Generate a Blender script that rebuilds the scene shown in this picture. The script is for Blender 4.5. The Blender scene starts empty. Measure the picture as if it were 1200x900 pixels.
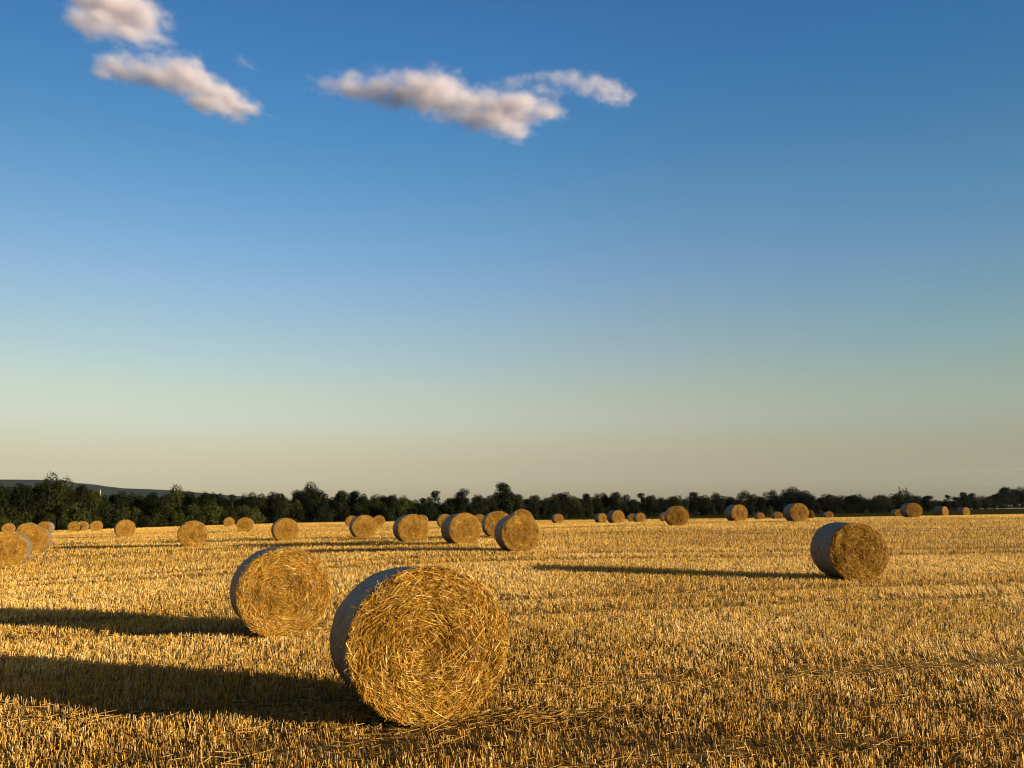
import bpy, bmesh, math, random
import numpy as np
from mathutils import Vector, Matrix, Euler

random.seed(7)
RNG = np.random.default_rng(7)
SC = bpy.context.scene
COL = SC.collection
PI = math.pi

# ------------------------------------------------------------------ camera
CAM_H, FPX = 1.63, 900.0            # eye height; focal length in units of a 1200-wide frame
HOR_Y, ROLL_SLOPE = 600.0, -0.0135  # where the horizon runs in the photograph
PITCH = math.atan((HOR_Y - 450.0) / FPX)
ROLL = math.atan(ROLL_SLOPE)
cam_pos = np.array([0.0, 0.0, CAM_H])
F_ = np.array([0, math.cos(PITCH), math.sin(PITCH)])
R0 = np.array([1.0, 0, 0]); U0 = np.array([0, -math.sin(PITCH), math.cos(PITCH)])
R_ = math.cos(ROLL) * R0 + math.sin(ROLL) * U0
U_ = -math.sin(ROLL) * R0 + math.cos(ROLL) * U0

def at(px, py, depth):
    """world point seen at photo pixel (px, py) at the given depth along the view axis"""
    return cam_pos + depth * (F_ + R_ * (px - 600) / FPX + U_ * (450 - py) / FPX)

def project(p):
    q = np.asarray(p) - cam_pos
    d = q @ F_
    return 600 + FPX * (q @ R_) / d, 450 - FPX * (q @ U_) / d, d

def make_camera():
    cd = bpy.data.cameras.new('camera'); co = bpy.data.objects.new('camera', cd); COL.objects.link(co)
    cd.sensor_fit = 'HORIZONTAL'; cd.sensor_width = 36.0; cd.lens = 36.0 * FPX / 1200.0
    cd.clip_start = 0.05; cd.clip_end = 30000
    m = Matrix(((R_[0], U_[0], -F_[0]), (R_[1], U_[1], -F_[1]), (R_[2], U_[2], -F_[2]))).to_4x4()
    m.translation = Vector(cam_pos)
    co.matrix_world = m
    SC.camera = co
make_camera()

# ------------------------------------------------------------------ helpers
def tag(o, label=None, cat=None, group=None, kind=None):
    if label: o['label'] = label
    if cat: o['category'] = cat
    if group: o['group'] = group
    if kind: o['kind'] = kind
    return o

def empty(name, loc, rz=0.0):
    o = bpy.data.objects.new(name, None); COL.objects.link(o)
    o.location = loc; o.rotation_euler = (0, 0, rz); o.empty_display_size = 0.2
    return o

def mesh_np(name, verts, faces, mat=None, attrs=None, smooth=False):
    """verts (n,3), faces (m,k) arrays of one polygon size, or list of such arrays"""
    me = bpy.data.meshes.new(name)
    if not isinstance(faces, list): faces = [faces]
    faces = [np.asarray(f, dtype=np.int32) for f in faces if len(f)]
    nv = len(verts)
    loops = np.concatenate([f.ravel() for f in faces])
    sizes = np.concatenate([np.full(len(f), f.shape[1], dtype=np.int32) for f in faces])
    starts = np.concatenate([[0], np.cumsum(sizes)[:-1]]).astype(np.int32)
    me.vertices.add(nv); me.loops.add(len(loops)); me.polygons.add(len(sizes))
    me.vertices.foreach_set('co', np.asarray(verts, dtype=np.float32).ravel())
    me.loops.foreach_set('vertex_index', loops.astype(np.int32))
    me.polygons.foreach_set('loop_start', starts)
    me.polygons.foreach_set('loop_total', sizes)
    if smooth: me.polygons.foreach_set('use_smooth', np.ones(len(sizes), dtype=bool))
    for an, av in (attrs or {}).items():
        a = me.attributes.new(an, 'FLOAT', 'POINT')
        a.data.foreach_set('value', np.asarray(av, dtype=np.float32))
    if mat: me.materials.append(mat)
    me.update(calc_edges=True)
    return me

def link(name, me, parent=None, loc=(0, 0, 0)):
    o = bpy.data.objects.new(name, me); COL.objects.link(o)
    o.location = loc
    if parent: o.parent = parent
    return o

# smooth value noise in numpy
_tab = RNG.random((64, 64, 64)).astype(np.float32)
def vnoise(x, y, z=0.0):
    x = np.asarray(x, float); y = np.asarray(y, float); z = np.broadcast_to(np.asarray(z, float), x.shape)
    xi, yi, zi = np.floor(x).astype(int), np.floor(y).astype(int), np.floor(z).astype(int)
    fx, fy, fz = x - xi, y - yi, z - zi
    fx, fy, fz = [t * t * (3 - 2 * t) for t in (fx, fy, fz)]
    def g(a, b, c): return _tab[(xi + a) & 63, (yi + b) & 63, (zi + c) & 63]
    l = lambda a, b, t: a + (b - a) * t
    return l(l(l(g(0,0,0), g(1,0,0), fx), l(g(0,1,0), g(1,1,0), fx), fy),
             l(l(g(0,0,1), g(1,0,1), fx), l(g(0,1,1), g(1,1,1), fx), fy), fz)
def fbm(x, y, z=0.0, o=4):
    s, a, t = 0, 1.0, 0
    for i in range(o):
        s = s + a * vnoise(np.asarray(x) * 2**i + 17.3 * i, np.asarray(y) * 2**i + 5.1 * i, np.asarray(z) * 2**i)
        t += a; a *= .5
    return s / t

# ------------------------------------------------------------------ node materials
def new_mat(name):
    m = bpy.data.materials.new(name); m.use_nodes = True
    nt = m.node_tree; nt.nodes.clear()
    out = nt.nodes.new('ShaderNodeOutputMaterial')
    return m, nt, out
def N(nt, typ, **kw):
    n = nt.nodes.new(typ)
    for k, v in kw.items():
        if k in n.inputs: n.inputs[k].default_value = v
        else: setattr(n, k, v)
    return n
def ramp(nt, stops, interp='LINEAR'):
    r = nt.nodes.new('ShaderNodeValToRGB'); cr = r.color_ramp; cr.interpolation = interp
    while len(cr.elements) < len(stops): cr.elements.new(0.5)
    for e, (p, c) in zip(cr.elements, stops):
        e.position = p; e.color = (*c, 1)
    return r
def L(nt, a, b): nt.links.new(a, b)

def mat_straw(name, stops, transl=0.36, rough=0.55):
    m, nt, out = new_mat(name)
    a = N(nt, 'ShaderNodeAttribute', attribute_name='tint')
    r = ramp(nt, stops); L(nt, a.outputs['Fac'], r.inputs[0])
    bs = N(nt, 'ShaderNodeBsdfPrincipled'); bs.inputs['Roughness'].default_value = rough
    bs.inputs['Specular IOR Level'].default_value = 0.25
    L(nt, r.outputs[0], bs.inputs['Base Color'])
    if transl > 0:
        tr = N(nt, 'ShaderNodeBsdfTranslucent'); L(nt, r.outputs[0], tr.inputs['Color'])
        mx = N(nt, 'ShaderNodeMixShader'); mx.inputs[0].default_value = transl
        L(nt, bs.outputs[0], mx.inputs[1]); L(nt, tr.outputs[0], mx.inputs[2]); L(nt, mx.outputs[0], out.inputs[0])
    else: L(nt, bs.outputs[0], out.inputs[0])
    return m

M_STUBBLE = mat_straw('stubble_straw', [(0.0, (.10, .052, .014)), (0.25, (.30, .160, .032)), (0.55, (.62, .358, .068)), (0.8, (.74, .475, .135)), (1.0, (.84, .67, .38))])
M_BALESTRAW = mat_straw('bale_straw', [(0.0, (.075, .034, .006)), (0.3, (.26, .122, .011)), (0.6, (.49, .258, .021)), (0.85, (.67, .405, .060)), (1.0, (.76, .60, .30))])

def mat_soil():
    m, nt, out = new_mat('field_litter')
    tc = N(nt, 'ShaderNodeTexCoord')
    n1 = N(nt, 'ShaderNodeTexNoise', Scale=14.0, Detail=8.0, Roughness=.7); L(nt, tc.outputs['Object'], n1.inputs['Vector'])
    n2 = N(nt, 'ShaderNodeTexNoise', Scale=.12, Detail=4.0); L(nt, tc.outputs['Object'], n2.inputs['Vector'])
    mp = N(nt, 'ShaderNodeMapping'); mp.inputs['Scale'].default_value = (20, 160, 20); mp.inputs['Rotation'].default_value = (0, 0, .5)
    L(nt, tc.outputs['Object'], mp.inputs[0])
    n3 = N(nt, 'ShaderNodeTexNoise', Scale=1.0, Detail=3.0); L(nt, mp.outputs[0], n3.inputs['Vector'])
    ad = N(nt, 'ShaderNodeMath', operation='ADD'); L(nt, n1.outputs['Fac'], ad.inputs[0]); L(nt, n3.outputs['Fac'], ad.inputs[1])
    ml = N(nt, 'ShaderNodeMath', operation='MULTIPLY'); ml.inputs[1].default_value = .5; L(nt, ad.outputs[0], ml.inputs[0])
    r = ramp(nt, [(.36, (.050, .028, .010)), (.5, (.16, .092, .024)), (.64, (.34, .205, .055))])
    L(nt, ml.outputs[0], r.inputs[0])
    bs = N(nt, 'ShaderNodeBsdfPrincipled'); bs.inputs['Roughness'].default_value = .9; bs.inputs['Specular IOR Level'].default_value = .1
    L(nt, r.outputs[0], bs.inputs['Base Color'])
    bp = N(nt, 'ShaderNodeBump'); bp.inputs['Strength'].default_value = .8; bp.inputs['Distance'].default_value = .03
    L(nt, ml.outputs[0], bp.inputs['Height']); L(nt, bp.outputs[0], bs.inputs['Normal'])
    L(nt, bs.outputs[0], out.inputs[0]); return m
def mat_simple_noise(name, c0, c1, scale=1.0, rough=.9, c2=None, bump=.3, spec=0.0):
    m, nt, out = new_mat(name)
    tc = N(nt, 'ShaderNodeTexCoord')
    n1 = N(nt, 'ShaderNodeTexNoise', Scale=scale, Detail=7.0, Roughness=.65); L(nt, tc.outputs['Object'], n1.inputs['Vector'])
    st = [(.35, c0), (.65, c1)] if c2 is None else [(.3, c0), (.5, c1), (.7, c2)]
    r = ramp(nt, st); L(nt, n1.outputs['Fac'], r.inputs[0])
    bs = N(nt, 'ShaderNodeBsdfPrincipled'); bs.inputs['Roughness'].default_value = rough; bs.inputs['Specular IOR Level'].default_value = spec
    L(nt, r.outputs[0], bs.inputs['Base Color'])
    if bump:
        bp = N(nt, 'ShaderNodeBump'); bp.inputs['Strength'].default_value = bump; bp.inputs['Distance'].default_value = .05
        L(nt, n1.outputs['Fac'], bp.inputs['Height']); L(nt, bp.outputs[0], bs.inputs['Normal'])
    L(nt, bs.outputs[0], out.inputs[0]); return m

M_SOIL = mat_soil()
M_GROUND = mat_simple_noise('meadow_ground', (.018, .020, .006), (.050, .046, .013), .15)
M_VERGE = mat_simple_noise('verge_grass', (.012, .014, .004), (.034, .032, .008), .5, c2=(.062, .050, .015))
M_HILL = mat_simple_noise('wooded_hill', (.016, .022, .022), (.034, .040, .034), .012)
M_CORE = mat_simple_noise('packed_straw', (.030, .014, .004), (.11, .055, .012), 26.0, c2=(.28, .155, .036), bump=.6)

def mat_wrap():
    m, nt, out = new_mat('net_wrap')
    tc = N(nt, 'ShaderNodeTexCoord')
    mp = N(nt, 'ShaderNodeMapping'); mp.inputs['Scale'].default_value = (7, 34, 7); L(nt, tc.outputs['Object'], mp.inputs[0])
    n1 = N(nt, 'ShaderNodeTexNoise', Scale=1.0, Detail=6.0, Roughness=.6); L(nt, mp.outputs[0], n1.inputs['Vector'])
    n2 = N(nt, 'ShaderNodeTexNoise', Scale=13.0, Detail=8.0, Roughness=.72); L(nt, tc.outputs['Object'], n2.inputs['Vector'])
    r1 = ramp(nt, [(.32, (.060, .049, .048)), (.5, (.125, .100, .095)), (.68, (.22, .178, .166))]); L(nt, n1.outputs['Fac'], r1.inputs[0])
    r2 = ramp(nt, [(.47, (0, 0, 0)), (.66, (.60, .60, .60))]); L(nt, n2.outputs['Fac'], r2.inputs[0])
    mx = N(nt, 'ShaderNodeMix', data_type='RGBA'); L(nt, r2.outputs[0], mx.inputs[0]); L(nt, r1.outputs[0], mx.inputs[6])
    mx.inputs[7].default_value = (.17, .115, .065, 1)
    bs = N(nt, 'ShaderNodeBsdfPrincipled'); bs.inputs['Roughness'].default_value = .5; bs.inputs['Specular IOR Level'].default_value = .3
    L(nt, mx.outputs[2], bs.inputs['Base Color'])
    ad = N(nt, 'ShaderNodeMath', operation='ADD'); L(nt, n1.outputs['Fac'], ad.inputs[0]); L(nt, n2.outputs['Fac'], ad.inputs[1])
    bp = N(nt, 'ShaderNodeBump'); bp.inputs['Strength'].default_value = 1.0; bp.inputs['Distance'].default_value = .035
    L(nt, ad.outputs[0], bp.inputs['Height']); L(nt, bp.outputs[0], bs.inputs['Normal'])
    L(nt, bs.outputs[0], out.inputs[0]); return m
M_WRAP = mat_wrap()

def mat_leaf(name, dark, mid, light):
    m, nt, out = new_mat(name)
    a = N(nt, 'ShaderNodeAttribute', attribute_name='tint')
    oi = N(nt, 'ShaderNodeObjectInfo')
    r = ramp(nt, [(0, dark), (.6, mid), (1, light)]); L(nt, a.outputs['Fac'], r.inputs[0])
    hs = N(nt, 'ShaderNodeHueSaturation'); L(nt, r.outputs[0], hs.inputs['Color'])
    mr = N(nt, 'ShaderNodeMapRange'); mr.inputs[3].default_value = .55; mr.inputs[4].default_value = 1.6
    L(nt, oi.outputs['Random'], mr.inputs[0]); L(nt, mr.outputs[0], hs.inputs['Value'])
    bs = N(nt, 'ShaderNodeBsdfPrincipled'); bs.inputs['Roughness'].default_value = .7; bs.inputs['Specular IOR Level'].default_value = .04
    L(nt, hs.outputs[0], bs.inputs['Base Color'])
    tr = N(nt, 'ShaderNodeBsdfTranslucent'); L(nt, hs.outputs[0], tr.inputs['Color'])
    mx = N(nt, 'ShaderNodeMixShader'); mx.inputs[0].default_value = .12
    L(nt, bs.outputs[0], mx.inputs[1]); L(nt, tr.outputs[0], mx.inputs[2]); L(nt, mx.outputs[0], out.inputs[0])
    return m
M_LEAF = mat_leaf('dark_foliage', (.003, .0045, .0018), (.0068, .009, .003), (.017, .019, .0055))
M_LEAF_G = mat_leaf('green_foliage', (.008, .011, .003), (.021, .0245, .0055), (.042, .042, .011))
M_BARK = mat_simple_noise('bark', (.012, .009, .006), (.035, .027, .018), 6.0)

# ------------------------------------------------------------------ bales: what the photograph shows
# (face centre x, top y, diameter in photo px, outer edge of the wrap: ('L' or 'R', x), label)
BALES = [
 (506, 667, 187, ('L', 390), 'largest round straw bale in the foreground, grey net wrap showing on its left'),
 (334, 643, 105, ('L', 270), 'second largest straw bale, just behind and left of the foreground bale'),
 (1007, 613, 69, ('L', 950), 'lone straw bale on the right with wide dark wrapped side and long shadow'),
 (8.5, 624, 42, ('A', .12), 'straw bale cut off by the left edge of the photo'),
 (40, 617.3, 31, ('A', .10), 'straw bale second nearest at the left edge, pale wrap rim on its right'),
 (32, 612, 23, ('A', .08), 'straw bale peeking out behind the second nearest bale at the left edge'),
 (51, 612.4, 15, ('A', .32), 'small bale with bright wrapped right side beside the left edge cluster'),
 (9.6, 612, 13, ('A', .08), 'small distant bale at far left above the bale cut by the edge'),
 (17.5, 613.8, 10, ('A', .1), 'tiny bale half hidden right of the small distant bale at far left'),
 (86.7, 610.8, 13, ('A', .12), 'left bale of the touching pair below the tallest left trees'),
 (96, 611, 12.3, ('A', .12), 'right bale of the touching pair below the tallest left trees'),
 (113, 609.8, 13, ('A', .0), 'small bale on its own just right of the touching pair'),
 (147, 607.6, 21.5, ('A', -.08), 'medium bale at left standing against the green bushes'),
 (226, 609.6, 31.5, ('A', -.05), 'big plain bale at left centre seen end-on, without visible wrap'),
 (268.5, 604.7, 12, ('L', 261.3), 'smaller, farther bale of the two right of the big plain left bale'),
 (287, 606.6, 18.4, ('A', .06), 'bale directly left of the bale above the second largest, pale rim on top'),
 (335.5, 604.8, 29, ('L', 318), 'bale standing straight above the second largest bale'),
 (412, 603.7, 14, ('L', 404.5), 'far bale overlapped on its right by a nearer bale, left of centre'),
 (427.5, 603.5, 28.4, ('L', 409.6), 'middle bale of three overlapping ones left of centre'),
 (444, 603.7, 13.6, ('R', 451.2), 'far bale peeking out right of the nearer one left of centre'),
 (484.5, 601, 36, ('L', 460.6), 'bale with dark left side between the second largest and foreground bale tops'),
 (493.5, 603, 15, ('R', 501.4), 'far bale poking up behind the right shoulder of a dark-sided bale'),
 (522, 602, 16.5, ('L', 512), 'far bale half hidden behind the left side of the centre bale'),
 (545.5, 598, 39.5, ('L', 517), 'centre bale with wide dark left side, directly above the foreground bale'),
 (584.5, 598, 33, ('L', 564.5), 'bale between the centre bale and the overlapping bales right of it'),
 (562.5, 602, 13, ('L', 555), 'tiny bale glimpsed in the gap right of the centre bale'),
 (612, 596, 26.5, ('L', 598), 'bale rising behind the nearest bale right of centre'),
 (610.5, 601.5, 46.5, ('L', 579), 'nearest bale right of centre, in front of a higher bale'),
 (654.8, 602, 12, ('L', 646), 'small single bale in open field just right of the centre group'),
 (706, 602, 11.6, ('L', 696.4), 'leftmost of the four small bales in a row right of centre'),
 (724.5, 598, 16.4, ('L', 711), 'largest of the four small bales in a row right of centre'),
 (741.5, 602, 10, ('L', 735.5), 'third of the four small bales, mostly hidden by the fourth'),
 (751, 600, 12.2, ('L', 742), 'rightmost of the four small bales in a row right of centre'),
 (780, 600, 12, ('L', 772.5), 'small dark bale half hidden behind the left of a bigger end-on bale'),
 (794.5, 591.6, 25, ('L', 778.8), 'bigger end-on bale between the row of four and the wrapped bales'),
 (866.5, 591, 20.2, ('L', 849.2), 'wrapped bale with dark side, left one of two like it against the trees'),
 (891.5, 601, 9.2, ('L', 884), 'smallest bale between the two dark-sided bales against the trees'),
 (912, 599.4, 10.8, ('L', 903.5), 'small bale touching the left of a dark-sided bale above the lone right bale'),
 (937, 590, 22.2, ('L', 918), 'dark-sided bale up and left of the lone right bale'),
 (948, 598, 11.5, ('R', 954.2), 'small bale peeking out right of a dark-sided bale'),
 (972, 599, 9.6, ('L', 964.2), 'tiny bale on the field edge straight above the lone right bale'),
 (1053, 596, 10.2, ('L', 1043.8), 'small bale tucked behind the left of the largest far right bale'),
 (1071.2, 588, 18.6, ('L', 1054.6), 'largest bale at far right, below the tree with two masts'),
 (1107.5, 593, 12.4, ('L', 1093.2), 'far right bale, second from the right end'),
 (1132.4, 594, 10.6, ('L', 1120.6), 'rightmost bale of all on the field edge'),
]
DIA, BLEN = 1.25, 1.08
RAD = DIA / 2
SINK = 0.035

def bale_fit(xc, top, dpx, edge):
    depth = FPX * DIA / dpx
    fc = at(xc, top + dpx / 2, depth)           # centre of the front end
    side, xe = edge
    psi0 = -math.atan2(fc[0], fc[1])            # end square to the line of sight
    ph = np.linspace(0, 2 * PI, 40)
    def edge_x(psi):
        ax = np.array([-math.sin(psi), math.cos(psi), 0]); rt = np.array([math.cos(psi), math.sin(psi), 0])
        xs = []
        for t in (0, BLEN):
            c = fc + ax * t
            for p in ph:
                xs.append(project(c + RAD * (rt * math.cos(p) + np.array([0, 0, math.sin(p)])))[0])
        return min(xs) if side == 'L' else max(xs)
    # along psi the left edge moves left as psi grows, the right edge moves right as psi falls
    if side == 'A': best = psi0 - xe            # turned by a known angle off the line of sight
    else: best = min(np.linspace(-.9, .95, 75), key=lambda s: abs(edge_x(s) - xe) + .05 * dpx * abs(s - psi0))
    ax = np.array([-math.sin(best), math.cos(best), 0])
    c = fc + ax * BLEN / 2
    return c, best

FIT = [bale_fit(*b[:4]) for b in BALES]

# ------------------------------------------------------------------ terrain through the bales' feet
EDGE = [(-420, 628, 98), (-150, 626, 98), (0, 623.5, 101), (62, 621.8, 108), (250, 616.4, 120), (300, 613.8, 125), (400, 612, 135), (540, 611, 140),
        (650, 609.5, 150), (780, 608, 160), (900, 606.8, 165), (1050, 605.3, 165), (1120, 603.6, 160), (1200, 602, 152), (1400, 599.5, 150), (1700, 596, 150)]
ctrl = []
for (c, psi) in FIT:
    ctrl.append((c[0], c[1], c[2] - RAD + SINK, .03))
for (px, py, d) in EDGE:
    p = at(px, py, d); ctrl.append((p[0], p[1], p[2], .03))
for a in np.linspace(-PI, PI, 20, endpoint=False):
    ctrl.append((3 * math.sin(a), 3 * math.cos(a), 0, .02))
    if abs(a) > .95:
        for r in (8, 20, 60, 150): ctrl.append((r * math.sin(a), r * math.cos(a), 0, .2))
for a in (-.5, -.25, 0, .25, .5):
    ctrl.append((4.6 * math.sin(a), 4.6 * math.cos(a), 0, .03))
ctrl = np.array(ctrl)
def tfeat(x, y):
    r = np.sqrt(x * x + y * y) + .5
    return np.arctan2(x, y), np.log(r)
_ct, _cr = tfeat(ctrl[:, 0], ctrl[:, 1])
def kern(t1, r1, t2, r2):
    dt = np.abs(t1[:, None] - t2[None, :]); dt = np.minimum(dt, 2 * PI - dt)
    return np.exp(-.5 * ((dt / .22) ** 2 + ((r1[:, None] - r2[None, :]) / .42) ** 2))
_K = kern(_ct, _cr, _ct, _cr) * .6
_w = np.linalg.solve(_K + np.diag(ctrl[:, 3] * 1.2 + .004), ctrl[:, 2])
_ea = np.array([math.atan2(at(px, py, d)[0], at(px, py, d)[1]) for px, py, d in EDGE])
_er = np.array([math.hypot(at(px, py, d)[0], at(px, py, d)[1]) for px, py, d in EDGE])
def edge_r(theta):
    """distance to the edge of the stubble field in a direction"""
    th = np.asarray(theta, float)
    r = np.interp(th, _ea, _er)
    back = np.clip((np.abs(th) - 1.0) / .5, 0, 1)
    return r * (1 - back) + 120 * back
def terrain(x, y):
    x = np.atleast_1d(np.asarray(x, float)); y = np.atleast_1d(np.asarray(y, float))
    th, lr = tfeat(x, y)
    rmax = np.log(edge_r(th) * 1.02 + .5)
    lrc = np.minimum(lr, rmax)
    z = np.empty(len(x))
    for i in range(0, len(x), 40000):
        s = slice(i, i + 40000)
        z[s] = (kern(th[s], lrc[s], _ct, _cr) * .6) @ _w
    over = np.clip((lr - rmax) / 1.2, 0, 1)
    return z * (1 - over * .5) + 0.9 * over * (th > .05) * np.clip((th - .05) / .4, 0, 1)
ROW_A = math.radians(11)                       # drill rows: 11 degrees off square to the view
rdir = np.array([math.cos(ROW_A), math.sin(ROW_A)]); rperp = np.array([-math.sin(ROW_A), math.cos(ROW_A)])
TRACKS = [(4.15, .16), (5.05, .13), (7.35, .30), (12.2, .28), (14.0, .28), (21.5, .35), (23.3, .35), (33, .4), (34.8, .4), (47, .5), (49, .5), (66, .6), (68, .6)]
def track_amt(x, y):
    q = x * rperp[0] + y * rperp[1] + .25 * (vnoise(x * .3, y * .3, 3.3) - .5)
    t = np.zeros_like(q)
    for (c, w) in TRACKS: t = np.maximum(t, np.exp(-((q - c) / w) ** 2))
    return t
def ground_z(x, y):
    x = np.atleast_1d(np.asarray(x, float)); y = np.atleast_1d(np.asarray(y, float))
    return terrain(x, y) - .05 * track_amt(x, y) * (np.hypot(x, y) < 40) + .05 * (fbm(x * .8, y * .8, 1.7, 3) - .5)

# ------------------------------------------------------------------ ground, field and verge sheets
def polar_sheet(name, radii_fn, nr, mat, dz, amin=-PI, amax=PI, na=360, zfn=terrain, kind='structure', pw=1.0):
    full = amax - amin > 6.2
    th = np.linspace(amin, amax, na, endpoint=not full)
    r0, r1 = radii_fn(th)
    k = np.linspace(0, 1, nr)[:, None] ** pw
    rr = np.exp(np.log(r0)[None] * (1 - k) + np.log(r1)[None] * k)
    X = rr * np.sin(th)[None]; Y = rr * np.cos(th)[None]
    Z = zfn(X.ravel(), Y.ravel()) + dz
    V = np.stack([X.ravel(), Y.ravel(), Z], 1)
    i = np.arange(nr - 1)[:, None] * na; j = np.arange(na if full else na - 1)[None]
    jn = (j + 1) % na
    Fq = np.stack([(i + j), (i + jn), (i + na + jn), (i + na + j)], -1).reshape(-1, 4)[:, ::-1]
    me = mesh_np(name, V, Fq, mat, smooth=True)
    o = link(name, me); tag(o, kind=kind)
    return o
one = np.ones
def far_z(x, y):
    return terrain(x, y) - .06
g = polar_sheet('ground', lambda t: (one(len(t)) * .25, one(len(t)) * 5200.0), 150, M_GROUND, -.09, zfn=far_z)
fld = polar_sheet('field', lambda t: (one(len(t)) * .25, edge_r(t)), 220, M_SOIL, 0.0, na=720, zfn=ground_z)
vg = polar_sheet('grass_verge', lambda t: (edge_r(t) * 1.0005, edge_r(t) * 1.6), 14, M_VERGE, .02, amin=-.85, amax=.9, na=200)

# ------------------------------------------------------------------ stubble
def blade_mesh(base, tip, width, tint, sides=2, bend=None, rng=RNG):
    """one open V (2 quads) or 3-sided tube per stalk; one even tint along each stalk"""
    n = len(base)
    d = tip - base; ln = np.linalg.norm(d, axis=1, keepdims=True) + 1e-9; d = d / ln
    rv = rng.normal(size=(n, 3)); u = np.cross(d, rv); u /= np.linalg.norm(u, axis=1, keepdims=True) + 1e-9
    v = np.cross(d, u)
    w = width[:, None]
    if sides == 3:
        offs = [u * w * .55, (-.5 * u + .87 * v) * w * .55, (-.5 * u - .87 * v) * w * .55]
        V = np.concatenate([np.stack([base + o for o in offs], 1), np.stack([tip + o * .8 for o in offs], 1)], 1)
        idx = np.array([[0, 1, 4, 3], [1, 2, 5, 4], [2, 0, 3, 5]])
    else:
        offs = [-u * w * .5, v * w * .22, u * w * .5]
        V = np.concatenate([np.stack([base + o for o in offs], 1), np.stack([tip + o * .85 for o in offs], 1)], 1)
        idx = np.array([[0, 1, 4, 3], [1, 2, 5, 4]])
    Fq = (np.arange(n)[:, None, None] * 6 + idx[None]).reshape(-1, 4)
    T = np.repeat(tint[:, None], 6, 1)
    return V.reshape(-1, 3), Fq, T.ravel()

def in_bale(x, y, grow=0.0):
    m = np.zeros(len(x), bool)
    for (c, psi) in FIT:
        dx, dy = x - c[0], y - c[1]
        a = -math.sin(psi) * dx + math.cos(psi) * dy; b = math.cos(psi) * dx + math.sin(psi) * dy
        m |= (np.abs(a) < BLEN / 2 + grow) & (np.abs(b) < .34 + grow)
    return m

def scatter_wedge(r0, r1, density_fn, tmax=.80, rng=RNG):
    """random points in the wedge the camera looks along; density per square metre by distance"""
    out = []
    edges = np.geomspace(r0, r1, 40)
    for a, b in zip(edges[:-1], edges[1:]):
        area = tmax * (b * b - a * a)
        n = rng.poisson(area * density_fn((a + b) / 2))
        r = np.sqrt(rng.uniform(a * a, b * b, n)); t = rng.uniform(-tmax, tmax, n)
        out.append(np.stack([r * np.sin(t) , r * np.cos(t)], 1))
    return np.concatenate(out)

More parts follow.
